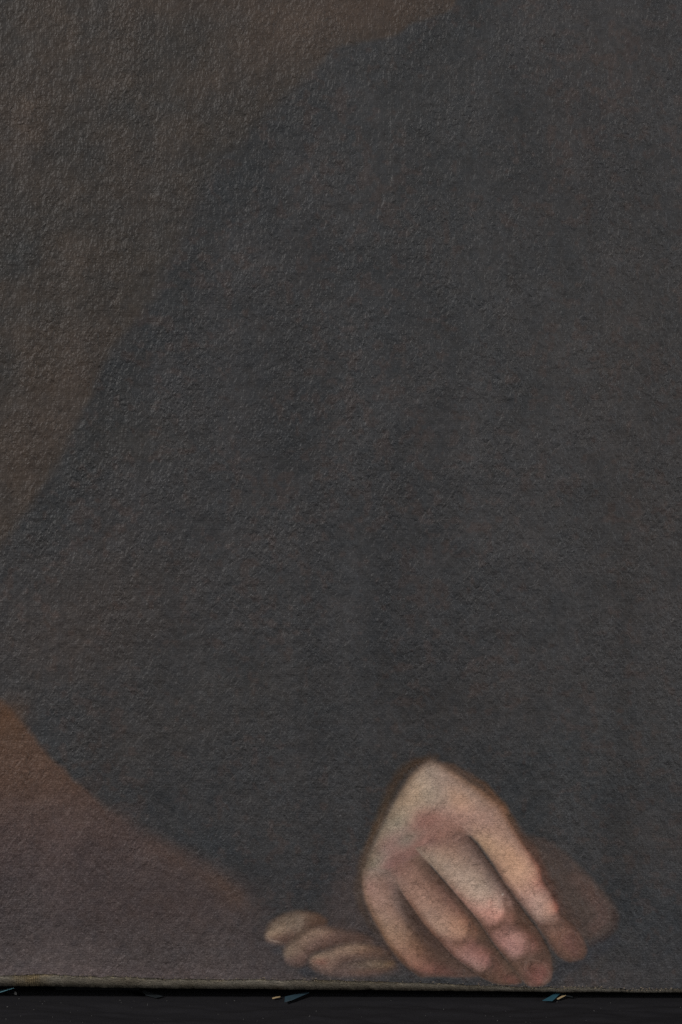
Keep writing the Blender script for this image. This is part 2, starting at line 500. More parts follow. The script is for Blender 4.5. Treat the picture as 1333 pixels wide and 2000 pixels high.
# back of the hand
modelled([
    ((628, 80), (652, 80), [(96, 79, 67), (112, 94, 80), (116, 98, 84), (108, 90, 76), (92, 74, 62)]),
    ((596, 100), (690, 100), [(108, 90, 76), (142, 124, 108), (144, 126, 110), (134, 114, 99), (98, 78, 64)]),
    ((552, 150), (760, 145), [(114, 96, 79), (160, 140, 119), (158, 139, 120), (151, 132, 116), (147, 126, 111), (138, 115, 99), (102, 80, 64)]),
    ((508, 225), (848, 205), [(122, 106, 88), (164, 141, 117), (157, 138, 118), (152, 130, 113), (168, 135, 112), (144, 120, 104), (106, 79, 61)]),
    ((468, 300), (893, 262), [(118, 106, 90), (149, 135, 116), (142, 108, 96), (148, 115, 102), (158, 125, 109), (147, 119, 104), (110, 82, 65)]),
    ((440, 365), (765, 335), [(118, 105, 89), (140, 116, 105), (129, 119, 105), (140, 109, 97), (137, 103, 91), (124, 98, 86), (112, 92, 82)]),
    ((415, 425), (645, 428), [(110, 96, 80), (137, 125, 109), (133, 105, 96), (130, 99, 90), (120, 98, 87), (119, 99, 86), (134, 116, 100)]),
    ((400, 470), (570, 475), [(112, 96, 80), (130, 114, 100), (126, 107, 96), (124, 101, 91), (124, 98, 87), (116, 94, 82), (108, 89, 77)])],
    A, 4.0)
# little finger
modelled([
    ((405, 448), (505, 455), [(114, 97, 82), (132, 117, 103), (126, 111, 100), (122, 104, 93), (124, 102, 91)]),
    ((399, 505), (522, 508), [(122, 100, 85), (146, 119, 105), (135, 109, 96), (117, 97, 88), (118, 99, 88)]),
    ((412, 565), (552, 558), [(112, 92, 77), (145, 117, 102), (138, 112, 98), (98, 85, 78), (66, 60, 57)]),
    ((440, 628), (592, 612), [(102, 81, 66), (143, 117, 99), (128, 104, 90), (72, 65, 62), (60, 56, 54)]),
    ((472, 685), (632, 660), [(100, 79, 63), (145, 117, 97), (122, 98, 82), (68, 60, 57), (62, 56, 54)]),
    ((508, 738), (670, 708), [(92, 71, 57), (143, 111, 93), (114, 88, 73), (70, 60, 56), (66, 58, 55)]),
    ((543, 778), (712, 752), [(82, 64, 54), (138, 103, 87), (102, 78, 68), (80, 67, 60), (70, 62, 59)]),
    ((575, 803), (762, 792), [(72, 61, 56), (118, 87, 77), (104, 77, 70), (84, 70, 65), (74, 66, 62)]),
    ((602, 820), (802, 818), [(67, 60, 57), (86, 69, 64), (88, 69, 64), (76, 66, 62), (70, 63, 61)])], A, 1.5, wide=True)
# ring finger
modelled([
    ((492, 452), (600, 405), [(124, 102, 92), (130, 101, 91), (128, 99, 87), (114, 92, 80), (112, 94, 82)]),
    ((522, 508), (640, 452), [(122, 101, 89), (140, 112, 98), (132, 104, 90), (104, 84, 73), (86, 72, 64)]),
    ((558, 564), (692, 508), [(116, 90, 77), (147, 117, 101), (138, 108, 93), (104, 81, 71), (70, 60, 55)]),
    ((598, 620), (740, 563), [(106, 82, 69), (151, 123, 106), (143, 113, 97), (108, 83, 73), (66, 57, 52)]),
    ((638, 670), (784, 616), [(104, 78, 66), (153, 125, 107), (160, 124, 103), (118, 88, 73), (66, 57, 51)]),
    ((668, 702), (810, 650), [(92, 70, 61), (138, 108, 94), (156, 120, 99), (110, 82, 68), (70, 60, 53)]),
    ((695, 732), (832, 685), [(102, 77, 68), (132, 100, 88), (123, 91, 81), (92, 74, 64), (74, 63, 55)]),
    ((735, 768), (864, 730), [(94, 73, 66), (147, 113, 103), (141, 103, 93), (104, 78, 69), (80, 69, 60)]),
    ((770, 793), (892, 765), [(80, 66, 60), (136, 108, 98), (124, 92, 84), (94, 75, 66), (84, 73, 64)]),
    ((802, 818), (917, 795), [(72, 61, 56), (94, 76, 66), (100, 78, 68), (96, 78, 68), (86, 74, 65)]),
    ((845, 838), (942, 825), [(76, 62, 56), (98, 78, 67), (108, 80, 70), (102, 76, 68), (84, 70, 62)]),
    ((885, 848), (945, 840), [(70, 60, 55), (84, 69, 61), (98, 73, 66), (92, 70, 63), (78, 66, 59)])], A, 1.4, wide=True)
# middle finger
modelled([
    ((580, 380), (740, 322), [(130, 113, 99), (134, 107, 94), (128, 100, 88), (122, 96, 85), (112, 92, 82)]),
    ((622, 424), (785, 362), [(138, 120, 103), (152, 130, 112), (142, 115, 99), (114, 94, 84), (78, 67, 63)]),
    ((678, 485), (838, 434), [(126, 106, 91), (159, 137, 119), (153, 131, 114), (120, 101, 90), (70, 62, 59)]),
    ((728, 545), (884, 500), [(130, 100, 87), (161, 135, 117), (162, 140, 122), (124, 105, 94), (70, 60, 57)]),
    ((773, 597), (920, 552), [(130, 98, 85), (172, 133, 117), (180, 146, 128), (142, 114, 102), (72, 60, 56)]),
    ((800, 630), (946, 590), [(104, 82, 71), (156, 117, 103), (182, 133, 116), (106, 82, 71), (72, 60, 55)]),
    ((826, 668), (972, 625), [(92, 72, 63), (134, 101, 90), (116, 88, 78), (90, 70, 60), (76, 62, 54)]),
    ((858, 712), (1002, 665), [(102, 79, 70), (156, 117, 107), (157, 119, 107), (102, 75, 65), (76, 62, 55)]),
    ((885, 748), (1022, 702), [(86, 70, 61), (142, 110, 100), (148, 111, 101), (106, 77, 67), (78, 64, 57)]),
    ((910, 783), (1040, 740), [(84, 71, 62), (102, 83, 73), (98, 80, 70), (92, 74, 65), (78, 66, 59)]),
    ((938, 818), (1050, 790), [(92, 77, 68), (110, 84, 75), (120, 82, 74), (112, 82, 74), (96, 79, 71)]),
    ((965, 846), (1044, 832), [(92, 75, 66), (110, 84, 75), (118, 86, 78), (106, 84, 76), (84, 70, 64)]),
    ((985, 854), (1025, 848), [(76, 65, 60), (88, 71, 65), (92, 72, 66), (84, 70, 64), (72, 63, 59)])], A, 1.4, wide=True)
# forefinger
modelled([
    ((735, 300), (870, 232), [(152, 121, 107), (156, 124, 108), (150, 121, 106), (143, 116, 101), (110, 83, 66)]),
    ((762, 326), (897, 272), [(136, 112, 98), (157, 127, 109), (152, 122, 106), (144, 116, 100), (106, 80, 64)]),
    ((802, 368), (935, 335), [(140, 116, 94), (169, 137, 111), (162, 130, 109), (147, 118, 101), (102, 76, 62)]),
    ((852, 438), (976, 395), [(120, 96, 81), (167, 133, 109), (178, 140, 113), (160, 125, 105), (102, 73, 62)]),
    ((887, 497), (1006, 445), [(112, 88, 76), (172, 136, 112), (184, 145, 119), (168, 130, 109), (116, 77, 65)]),
    ((930, 556), (1018, 490), [(96, 76, 67), (152, 120, 105), (172, 134, 116), (158, 115, 99), (100, 71, 62)]),
    ((956, 588), (1046, 530), [(98, 80, 71), (157, 127, 113), (171, 139, 123), (150, 117, 103), (90, 67, 59)]),
    ((985, 622), (1071, 580), [(98, 80, 71), (150, 124, 110), (173, 137, 119), (170, 125, 106), (112, 72, 63)]),
    ((1005, 650), (1082, 608), [(82, 67, 60), (114, 93, 83), (128, 104, 92), (114, 89, 78), (80, 63, 57)]),
    ((1030, 690), (1122, 645), [(84, 69, 61), (112, 87, 75), (116, 89, 77), (104, 80, 70), (78, 62, 56)]),
    ((1058, 732), (1156, 690), [(82, 68, 62), (108, 84, 73), (110, 82, 74), (96, 73, 66), (90, 73, 65)]),
    ((1088, 758), (1168, 732), [(74, 63, 58), (100, 80, 70), (102, 78, 70), (98, 78, 69), (82, 68, 62)]),
    ((1112, 768), (1158, 756), [(64, 58, 56), (80, 68, 62), (84, 69, 63), (80, 67, 61), (68, 60, 57)])], A, 1.5, wide=True)

# reddened knuckles and touches of colour
blob(612, 290, 50, 38, 10, (136, 100, 89), .55, A)
blob(666, 322, 44, 34, 30, (128, 100, 88), .4, A)
blob(634, 348, 46, 18, 10, (138, 106, 95), .35, A)
blob(730, 318, 40, 22, 40, (120, 93, 81), .5, A)
blob(518, 390, 40, 36, 0, (132, 100, 92), .6, A)
blob(552, 440, 46, 24, 35, (122, 98, 87), .35, A)
blob(735, 210, 36, 20, 30, (168, 136, 114), .35, A)
blob(580, 185, 34, 22, -50, (166, 140, 114), .3, A)
blob(836, 596, 18, 12, -30, (182, 128, 111), .4, A)
blob(840, 566, 14, 12, 0, (184, 134, 117), .5, A)
blob(788, 528, 24, 18, 40, (170, 148, 130), .6, A)
blob(718, 645, 20, 18, 20, (160, 121, 99), .3, A)
blob(945, 440, 26, 18, 40, (186, 147, 119), .25, A)
blob(1064, 586, 9, 17, 10, (134, 86, 74), .4, A)
blob(425, 512, 16, 20, 0, (148, 114, 101), .5, A)
# the rounded ends of the knuckle joints against the shaded next bone
stroke([(892, 560), (896, 600), (876, 638), (842, 654)], [20, 25, 25, 18], (86, 67, 58), .5, 1, A)
stroke([(766, 640), (770, 672), (748, 696), (716, 706)], [16, 21, 21, 16], (92, 72, 62), .45, 1, A)
stroke([(1092, 600), (1080, 634), (1042, 648), (1008, 650)], [14, 20, 20, 16], (90, 71, 62), .5, 1, A)
stroke([(972, 700), (962, 742), (926, 772)], [18, 24, 20], (86, 69, 60), .45, 1, A)
stroke([(846, 750), (843, 786), (814, 806)], [16, 20, 16], (82, 67, 59), .5, 1, A)
# nails
blob(1000, 800, 26, 22, 25, (116, 86, 78), .5, A)
blob(978, 795, 14, 12, 0, (102, 72, 65), .6, A)
stroke([(954, 800), (958, 772), (988, 758), (1022, 770), (1040, 806)], [4, 5, 5, 5, 4], (116, 96, 86), .4, .9, A)
stroke([(1046, 800), (1040, 830), (1012, 845)], [5, 5, 5], (112, 93, 83), .4, .9, A)
blob(1120, 690, 22, 26, 20, (96, 72, 66), .6, A)
blob(1100, 700, 12, 20, 15, (114, 86, 79), .5, A)
stroke([(1076, 716), (1078, 682), (1102, 662), (1134, 670), (1156, 705)], [4, 5, 5, 5, 4], (118, 97, 87), .4, .9, A)
blob(872, 798, 22, 18, 40, (110, 81, 70), .5, A)
blob(898, 828, 16, 9, 20, (106, 74, 67), .6, A)
# sharp little darks where the fingers overlap
stroke([(690, 500), (740, 556), (785, 608), (828, 664), (868, 722), (915, 782)], [4, 5, 5, 5, 5, 4], (62, 53, 48), .12, 1, A)
stroke([(556, 572), (598, 630), (640, 682), (690, 738), (740, 780), (800, 824)], [4, 5, 5, 5, 5, 5], (62, 55, 52), .10, 1, A)
stroke([(850, 450), (886, 508), (930, 566), (985, 632), (1030, 700), (1062, 744)], [4, 5, 5, 5, 5, 5], (62, 54, 51), .10, 1, A)
blob(882, 540, 2.6, 3.4, 0, (205, 195, 178), .9, A)
blob(624, 221, 2.4, 2.4, 0, (60, 52, 48), .8, A)

# an old yellowed varnish draws the flesh tones together
lum = COL @ np.array([.3, .59, .11])
COL[:] = COL + (lum[..., None] - COL) * (.06 * FLESH[..., None])
COL[:] = COL + FLESH[..., None] * np.array([3.6, -.6, -1.2])
COL *= (1 - .065 * FLESH)[..., None]
deep = (1 - sstep(66, 98, lum)) * np.clip(FLESH * 1.2, 0, 1)
COL[:] = COL + (np.array([82, 66, 58.0]) - COL) * (.55 * deep[..., None])
COL *= (1 + .028 * fbm(GX, GY * .07, 60, 34, 3))[..., None]

# grain of the brush over everything
g1 = fbm(GX, GY, 9, 31, 2)
g2 = fbm(GX, GY, 5.2, 32, 2)
COL *= (1 + .035 * g1 + .03 * g2)[..., None]
COL[:] = COL + (fbm(GX, GY, 14, 33, 2) * .6)[..., None] * np.array([1.0, .1, -.6])

# ------------------------------------------------------------------ materials
GAIN = 1 / np.array([0.88, 0.84, 0.79])       # reflectance for one unit of displayed light
LIFT = 0.0135


def new_mat(name):
    m = bpy.data.materials.new(name)
    m.use_nodes = True
    nt = m.node_tree
    b = nt.nodes['Principled BSDF']
    return m, nt, b


def nd(nt, typ, **kw):
    n = nt.nodes.new(typ)
    for k, v in kw.items():
        if k in n.inputs:
            n.inputs[k].default_value = v
        else:
            setattr(n, k, v)
    return n


def math_node(nt, op, a, b=None, c=None):
    n = nt.nodes.new('ShaderNodeMath')
    n.operation = op
    for i, v in enumerate((a, b, c)):
        if v is None:
            continue
        if isinstance(v, (int, float)):
            n.inputs[i].default_value = v
        else:
            nt.links.new(v, n.inputs[i])
    return n.outputs[0]


def maprange(nt, v, a, b, c, d):
    n = nt.nodes.new('ShaderNodeMapRange')
    nt.links.new(v, n.inputs[0])
    for i, q in enumerate((a, b, c, d)):
        n.inputs[i + 1].default_value = q
    return n.outputs[0]


def noise(nt, vec, scale, detail=2.0, rough=0.5, dist=0.0):
    n = nd(nt, 'ShaderNodeTexNoise', Scale=scale, Detail=detail, Roughness=rough, Distortion=dist)
    nt.links.new(vec, n.inputs['Vector'])
    return n.outputs['Fac']


def sheet_coords(nt):
    """object coordinates counted in sheet units"""
    tc = nd(nt, 'ShaderNodeTexCoord')
    m = nd(nt, 'ShaderNodeMapping')
    m.inputs['Scale'].default_value = (1 / S, 1 / S, 1 / S)
    nt.links.new(tc.outputs['Object'], m.inputs['Vector'])
    return m.outputs[0]


def rot(nt, vec, ang, sc):
    m = nd(nt, 'ShaderNodeMapping')
    m.inputs['Rotation'].default_value = (0, math.radians(ang), 0)
    m.inputs['Scale'].default_value = sc
    nt.links.new(vec, m.inputs['Vector'])
    return m.outputs[0]


def paint_material():
    m, nt, b = new_mat('aged_oil_paint')
    vec = sheet_coords(nt)
    ca = nd(nt, 'ShaderNodeVertexColor', layer_name='paint')
    sep = nd(nt, 'ShaderNodeSeparateXYZ')
    nt.links.new(vec, sep.inputs[0])
    zz = sep.outputs['Z']                              # height above the table, sheet units
    flesh = ca.outputs['Alpha']
    low = maprange(nt, zz, 900, 300, 0, 1)              # the lower part is more rubbed and granular
    # relief: slanting wrinkles of the paint film, thread ends, fine grain
    w1 = noise(nt, rot(nt, vec, 40, (1 / 6.2, 1 / 6.2, 1 / 9.5)), 1.0, 1.5, .45, .7)
    w2 = noise(nt, rot(nt, vec, -30, (1 / 8.0, 1 / 8.0, 1 / 10.5)), 1.0, 1.5, .45, .5)
    gr = noise(nt, vec, 1 / 3.4, 2.0, .6)
    big = noise(nt, vec, 1 / 70.0, 2.0, .5)
    wx = nd(nt, 'ShaderNodeTexWave', wave_type='BANDS', bands_direction='X', Scale=2 * math.pi / 20 / 3.3, Distortion=1.2)
    wz = nd(nt, 'ShaderNodeTexWave', wave_type='BANDS', bands_direction='Z', Scale=2 * math.pi / 20 / 3.5, Distortion=1.2)
    for w in (wx, wz):
        w.inputs['Detail'].default_value = 1.0
        w.inputs['Detail Scale'].default_value = .3
        nt.links.new(vec, w.inputs['Vector'])
    weave = math_node(nt, 'ADD', wx.outputs['Fac'], wz.outputs['Fac'])
    patch = noise(nt, vec, 1 / 120.0, 2.0, .5)
    amp1 = math_node(nt, 'MULTIPLY', maprange(nt, patch, .35, .65, .5, 1.25), maprange(nt, low, 0, 1, 1.0, .6))
    amp1 = math_node(nt, 'MULTIPLY', amp1, maprange(nt, flesh, 0, 1, 1, .45))
    h = math_node(nt, 'MULTIPLY', w1, math_node(nt, 'MULTIPLY', amp1, 3.5))
    h = math_node(nt, 'MULTIPLY_ADD', w2, math_node(nt, 'MULTIPLY', amp1, 2.8), h)
    h = math_node(nt, 'MULTIPLY_ADD', gr, maprange(nt, low, 0, 1, .75, 1.45), h)
    h = math_node(nt, 'MULTIPLY_ADD', weave, .10, h)
    h = math_node(nt, 'MULTIPLY_ADD', big, 4.0, h)
    mid = noise(nt, rot(nt, vec, 20, (1 / 20.0, 1 / 20.0, 1 / 28.0)), 1.0, 2.0, .5, .4)
    h = math_node(nt, 'MULTIPLY_ADD', mid, 4.5, h)
    ribs = noise(nt, rot(nt, vec, 0, (1 / 48.0, 1 / 48.0, 1 / 600.0)), 1.0, 2.0, .5)
    h = math_node(nt, 'MULTIPLY_ADD', ribs, 4.5, h)
    vth = noise(nt, rot(nt, vec, 1.5, (1 / 4.2, 1 / 4.2, 1 / 70.0)), 1.0, 1.0, .5)
    hth = noise(nt, rot(nt, vec, -1.0, (1 / 80.0, 1 / 4.6, 1 / 4.6)), 1.0, 1.0, .5)
    tam = math_node(nt, 'MULTIPLY', maprange(nt, noise(nt, vec, 1 / 55.0, 2.0, .5), .38, .66, .15, 1.6), maprange(nt, flesh, 0, 1, 1, .35))
    h = math_node(nt, 'MULTIPLY_ADD', vth, math_node(nt, 'MULTIPLY', tam, .45), h)
    h = math_node(nt, 'MULTIPLY_ADD', hth, math_node(nt, 'MULTIPLY', tam, .4), h)
    bump = nd(nt, 'ShaderNodeBump', Strength=1.0, Distance=S * 1.0)
    nt.links.new(h, bump.inputs['Height'])
    nt.links.new(bump.outputs[0], b.inputs['Normal'])
    # colour: rubbed thread tops, fine dark pits, age cracks in the flesh paint
    sp = noise(nt, vec, 1 / 2.6, 1.0, .6)
    rub = math_node(nt, 'MULTIPLY', maprange(nt, sp, .52, .78, 0, 1), maprange(nt, low, 0, 1, .24, .62))
    rub = math_node(nt, 'MULTIPLY', rub, maprange(nt, flesh, 0, 1, 1, .35))
    pit = maprange(nt, noise(nt, vec, 1 / 2.4, 2.0, .7), .28, .56, 0, 1)
    mul = math_node(nt, 'MULTIPLY_ADD', rub, 1.2, 1.0)
    pitk = math_node(nt, 'MULTIPLY_ADD', math_node(nt, 'SUBTRACT', 1.0, pit), math_node(nt, 'MULTIPLY', maprange(nt, flesh, 0, 1, -.26, -.34), maprange(nt, low, 0, 1, .55, 1.0)), 1.0)
    mul = math_node(nt, 'MULTIPLY', mul, pitk)
    vo = nd(nt, 'ShaderNodeTexVoronoi', feature='DISTANCE_TO_EDGE', Scale=1 / 13.0)
    wob = nd(nt, 'ShaderNodeTexNoise', Scale=1 / 9.0, Detail=2.0)
    nt.links.new(vec, wob.inputs['Vector'])
    mx = nd(nt, 'ShaderNodeVectorMath', operation='MULTIPLY_ADD')
    nt.links.new(wob.outputs['Color'], mx.inputs[0])
    mx.inputs[1].default_value = (11, 11, 11)
    nt.links.new(vec, mx.inputs[2])
    nt.links.new(mx.outputs[0], vo.inputs['Vector'])
    crack = maprange(nt, vo.outputs['Distance'], 0.0, .07, 1, 0)
    crack = math_node(nt, 'MULTIPLY', crack, maprange(nt, noise(nt, vec, 1 / 26.0, 2.0, .5), .47, .62, 0, .38))
    crack = math_node(nt, 'MULTIPLY', crack, flesh)
    mul = math_node(nt, 'MULTIPLY', mul, math_node(nt, 'SUBTRACT', 1.0, crack))
    sc = nd(nt, 'ShaderNodeVectorMath', operation='SCALE')
    nt.links.new(ca.outputs['Color'], sc.inputs[0])
    nt.links.new(mul, sc.inputs['Scale'])
    nt.links.new(sc.outputs[0], b.inputs['Base Color'])
    b.inputs['Roughness'].default_value = 0.45
    b.inputs['Specular IOR Level'].default_value = 0.09
    return m


def margin_material():
    m, nt, b = new_mat('primed_canvas_margin')
    vec = sheet_coords(nt)
    ca = nd(nt, 'ShaderNodeVertexColor', layer_name='paint')
    gr = noise(nt, rot(nt, vec, 0, (1 / 9.0, 1 / 3.0, 1 / 2.6)), 1.0, 3.0, .65)
    sp = noise(nt, vec, 1 / 2.5, 2.0, .6)
    mul = math_node(nt, 'MULTIPLY', maprange(nt, gr, .25, .75, .6, 1.35), maprange(nt, sp, .3, .75, .8, 1.3))
    sc = nd(nt, 'ShaderNodeVectorMath', operation='SCALE')
    nt.links.new(ca.outputs['Color'], sc.inputs[0])
    nt.links.new(mul, sc.inputs['Scale'])
    nt.links.new(sc.outputs[0], b.inputs['Base Color'])
    b.inputs['Roughness'].default_value = .8
    b.inputs['Specular IOR Level'].default_value = .2
    bump = nd(nt, 'ShaderNodeBump', Strength=1.0, Distance=S)
    nt.links.new(math_node(nt, 'ADD', math_node(nt, 'MULTIPLY', gr, 2.2), sp), bump.inputs['Height'])
    nt.links.new(bump.outputs[0], b.inputs['Normal'])
    return m


def simple(name, c, rough=.7, spec=.3, var=.25, scale=400, bumpd=0.0, sheen=0.0):
    m, nt, b = new_mat(name)
    tc = nd(nt, 'ShaderNodeTexCoord')
    n = noise(nt, tc.outputs['Object'], scale, 3.0, .6)
    sc = nd(nt, 'ShaderNodeVectorMath', operation='SCALE')
    sc.inputs[0].default_value = c
    nt.links.new(maprange(nt, n, .25, .75, 1 - var, 1 + var), sc.inputs['Scale'])
    nt.links.new(sc.outputs[0], b.inputs['Base Color'])
    b.inputs['Roughness'].default_value = rough
    b.inputs['Specular IOR Level'].default_value = spec
    if sheen:
        b.inputs['Sheen Weight'].default_value = sheen
    if bumpd:
        bp = nd(nt, 'ShaderNodeBump', Strength=1.0, Distance=bumpd)
        nt.links.new(n, bp.inputs['Height'])
        nt.links.new(bp.outputs[0], b.inputs['Normal'])
    return m


M_paint = paint_material()
M_margin = margin_material()
M_wood = simple('old_pine', (.16, .10, .06), .7, .3, .3, 60, .0003)
M_felt = simple('black_foam', (.008, .008, .009), .95, .1, .3, 900, .0002)
M_cloth = simple('black_cotton_cloth', (.0122, .0117, .0131), 1.0, .02, .35, 1500, .00025, 0.0)
M_blue = simple('blue_plastic_film', (.017, .058, .080), .45, .3, .2, 300)
M_pale_blue = simple('pale_blue_plastic_film', (.16, .36, .42), .35, .5, .2, 300)
M_dull_blue = simple('dull_blue_plastic_film', (.022, .042, .055), .4, .4, .2, 300)
M_grey_film = simple('grey_plastic_film', (.014, .017, .019), .4, .3, .2, 300)
M_tan = simple('straw_scrap', (.30, .22, .12), .8, .2, .3, 900)
M_crumb = simple('crumbling_priming', (.135, .105, .072), .9, .2, .6, 700)
M_lint = simple('lint', (.10, .098, .095), .9, .1, .4, 900)

# ------------------------------------------------------------------ the table under the painting


def mesh_object(name, co, faces, mat, parent=None, smooth=True):
    me = bpy.data.meshes.new(name)
    co = np.asarray(co, dtype=np.float32)
    faces = np.asarray(faces, dtype=np.int32)
    k = faces.shape[1]
    me.vertices.add(len(co))
    me.vertices.foreach_set('co', co.ravel())
    me.loops.add(faces.size)
    me.loops.foreach_set('vertex_index', faces.ravel())
    me.polygons.add(len(faces))
    me.polygons.foreach_set('loop_start', np.arange(0, faces.size, k, dtype=np.int32))
    me.polygons.foreach_set('loop_total', np.full(len(faces), k, dtype=np.int32))
    me.update(calc_edges=True)
    if smooth:
        me.polygons.foreach_set('use_smooth', np.ones(len(faces), dtype=bool))
    me.materials.append(mat)
    o = bpy.data.objects.new(name, me)
    col.objects.link(o)
    if parent:
        o.parent = parent
        o.matrix_parent_inverse = parent.matrix_basis.inverted()
    return o


def grid_faces(ny, nx):
    j, i = np.mgrid[0:ny - 1, 0:nx - 1]
    a = (j * nx + i).ravel()
    return np.stack([a, a + nx, a + nx + 1, a + 1], 1)


def cloth_height(x, y):
    """gentle folds of the table cloth, never above its mean level by more than 1.5 mm"""
    f = fbm(x * 1000 + y * 350, y * 2600, 60, 51, 3) * .9 + fbm(x * 1000, y * 1500, 230, 52, 2) * .9
    return f * .0026 * sstep(-.002, -.02, y) - .0003


cx = np.concatenate([np.linspace(-.62, -.28, 40), np.linspace(-.275, .275, 330), np.linspace(.28, .80, 60)])
cy = np.concatenate([np.linspace(-.55, -.13, 40), np.linspace(-.128, .03, 170), np.linspace(.035, .45, 30)])
CX, CY = np.meshgrid(cx, cy)
CZ = cloth_height(CX, CY)
cl = mesh_object('black_cloth', np.stack([CX, CY, CZ], -1).reshape(-1, 3), grid_faces(len(cy), len(cx))[:, ::-1], M_cloth)
cl['kind'] = 'structure'

# ------------------------------------------------------------------ the painting
GAP = (Y_TABLE - 1942.0) * S
from mathutils import Vector
painting = bpy.data.objects.new('painting', None)
col.objects.link(painting)
painting.location = (float(PX(666.5)), 0.0, GAP)
painting['label'] = 'unframed dark oil painting with two painted hands, standing upright on black cloth'
painting['category'] = 'painting'
bpy.context.view_layer.update()

# which paint belongs to what
xc = (GX[:-1, :-1] + GX[1:, 1:]) / 2
yc = (GY[:-1, :-1] + GY[1:, 1:]) / 2
REG = np.where(sdc[:-1, :-1] < 0, 1, 0)
REG[(TABLE_A[:-1, :-1] > .5)] = 2


def trp(P, tr):
    return spline(tr[0] + np.asarray(P, dtype=float) / tr[2], 6, True)


def region(P, tr, rid, only=None):
    Q = trp(P, tr)
    sl = window(Q[:, 0].min() - 4, Q[:, 0].max() + 4, Q[:, 1].min() - 4, Q[:, 1].max() + 4)
    sl = (slice(sl[0].start, min(sl[0].stop, NY - 1)), slice(sl[1].start, min(sl[1].stop, NX - 1)))
    m = poly_sd(xc[sl], yc[sl], Q) < 0
    if only is not None:
        m &= np.isin(REG[sl], only)
    REG[sl] = np.where(m, rid, REG[sl])


def region_line(pts, radii, rid, only, tr=A):
    Q = spline(tr[0] + np.asarray(pts, dtype=float) / tr[2], 6)
    R = np.asarray(radii, dtype=float) / tr[2]
    m_ = R.max() + 4
    sl = window(Q[:, 0].min() - m_, Q[:, 0].max() + m_, Q[:, 1].min() - m_, Q[:, 1].max() + m_)
    sl = (slice(sl[0].start, min(sl[0].stop, NY - 1)), slice(sl[1].start, min(sl[1].stop, NX - 1)))
    d, _ = line_dist(xc[sl], yc[sl], Q, R)
    m = (d < 1) & np.isin(REG[sl], only)
    REG[sl] = np.where(m, rid, REG[sl])


region(fA, B, 11)
region(fBp, B, 12)
region(fCp, B, 13)
region_line([(790, 615), (900, 612), (1020, 608), (1130, 600)], [40, 44, 44, 38], 14, [13], B)
region(thumbP, A, 25)
region(handP, A, 20)
region_line([(432, 480), (437, 540), (462, 620), (505, 690), (548, 745), (590, 785), (645, 802)], [40, 40, 42, 42, 40, 36, 28], 21, [20])
region_line([(520, 490), (570, 545), (620, 590), (670, 632), (735, 700), (790, 755), (850, 800), (905, 832)], [34, 42, 46, 46, 44, 44, 40, 26], 22, [20])
region_line([(640, 415), (700, 455), (755, 500), (800, 545), (850, 620), (905, 700), (960, 775), (1015, 815)], [34, 46, 52, 50, 46, 44, 44, 36], 23, [20])
region_line([(800, 310), (885, 392), (935, 440), (980, 500), (1015, 560), (1055, 640), (1110, 705), (1140, 740)], [44, 58, 60, 56, 52, 50, 56, 36], 24, [20])

relief = .0007 * fbm(GX, GY, 420, 61, 2) * np.clip((1900 - GY) / 200, 0, 1)
PYY = relief - .0004
CO = np.stack([PX(GX), PYY, PZ(GY)], -1)
lin_col = lin(np.clip(COL, 0, 255))
alb = np.clip((lin_col - LIFT) * GAIN, .002, .9)
RGBA = np.concatenate([alb, FLESH[..., None]], -1).astype(np.float32)
vid = np.arange(NY * NX).reshape(NY, NX)


def paint_patch(name, mask, parent, label=None, rim=False):
    j, i = np.nonzero(mask)
    f = np.stack([vid[j, i], vid[j + 1, i], vid[j + 1, i + 1], vid[j, i + 1]], 1)
    used, inv = np.unique(f, return_inverse=True)
    o = mesh_object(name, CO.reshape(-1, 3)[used], inv.reshape(f.shape), M_paint, parent)
    at = o.data.color_attributes.new('paint', 'FLOAT_COLOR', 'POINT')
    at.data.foreach_set('color', RGBA.reshape(-1, 4)[used].ravel())
    if label:
        o['label'] = label
    return o


paint_patch('painted_background', REG == 0, painting, 'plain brown background at the upper left of the picture')
paint_patch('painted_cloak', REG == 1, painting, 'large plain charcoal grey cloak filling most of the picture')
paint_patch('painted_table_edge', REG == 2, painting, 'reddish brown slanting shape in the lower left corner')
h1 = paint_patch('painted_hand', REG == 20, painting, 'pale painted hand with bent fingers hanging down')
for r in (24, 23, 22, 21):
    paint_patch('painted_finger', REG == r, h1)
paint_patch('painted_thumb', REG == 25, h1, 'brown thumb in shadow behind the forefinger')
h2 = paint_patch('painted_hand', REG == 12, painting, 'dim painted fingertips of a second hand lying to the left')
for r in (11, 13, 14):
    paint_patch('painted_finger', REG == r, h2)

# ---- the bare bottom margin, folded round the stretcher
mx_ = np.concatenate([np.arange(X0, -4, 5.0), np.arange(-4, 1340, 1.15), np.arange(1340, X1 + 1, 5.0)])
me_, mf_ = paint_edge(mx_), fold_edge(mx_)
rows = []
rowcol = []
NR = 30
LOW = 1942.0
for k in range(NR):
    u = k / (NR - 1)
    q = math.sin(u * math.pi / 2)       # rounds over from the face of the picture to its underside
    hh = mf_ - me_ + 8.0
    yy = me_ - 3.5 + hh * q
    dd = .0004 + np.maximum(hh, 9) * S * 1.1 * (1 - max(0.0, 1 - q ** 2.3) ** (1 / 2.3))
    dd = dd + .0003 * fbm(mx_, yy, 22, 71, 2)
    rows.append(np.stack([PX(mx_), np.broadcast_to(dd, mx_.shape), PZ(yy)], -1))
    rowcol.append((mx_, yy, u))
rows.append(np.stack([PX(mx_), np.full(mx_.shape, .064), PZ(mf_ + 4.5) + .0004], -1))
rowcol.append((mx_, mf_, 1.0))
MC = np.stack(rows)
mcol = np.zeros(MC.shape[:2] + (4,), np.float32)
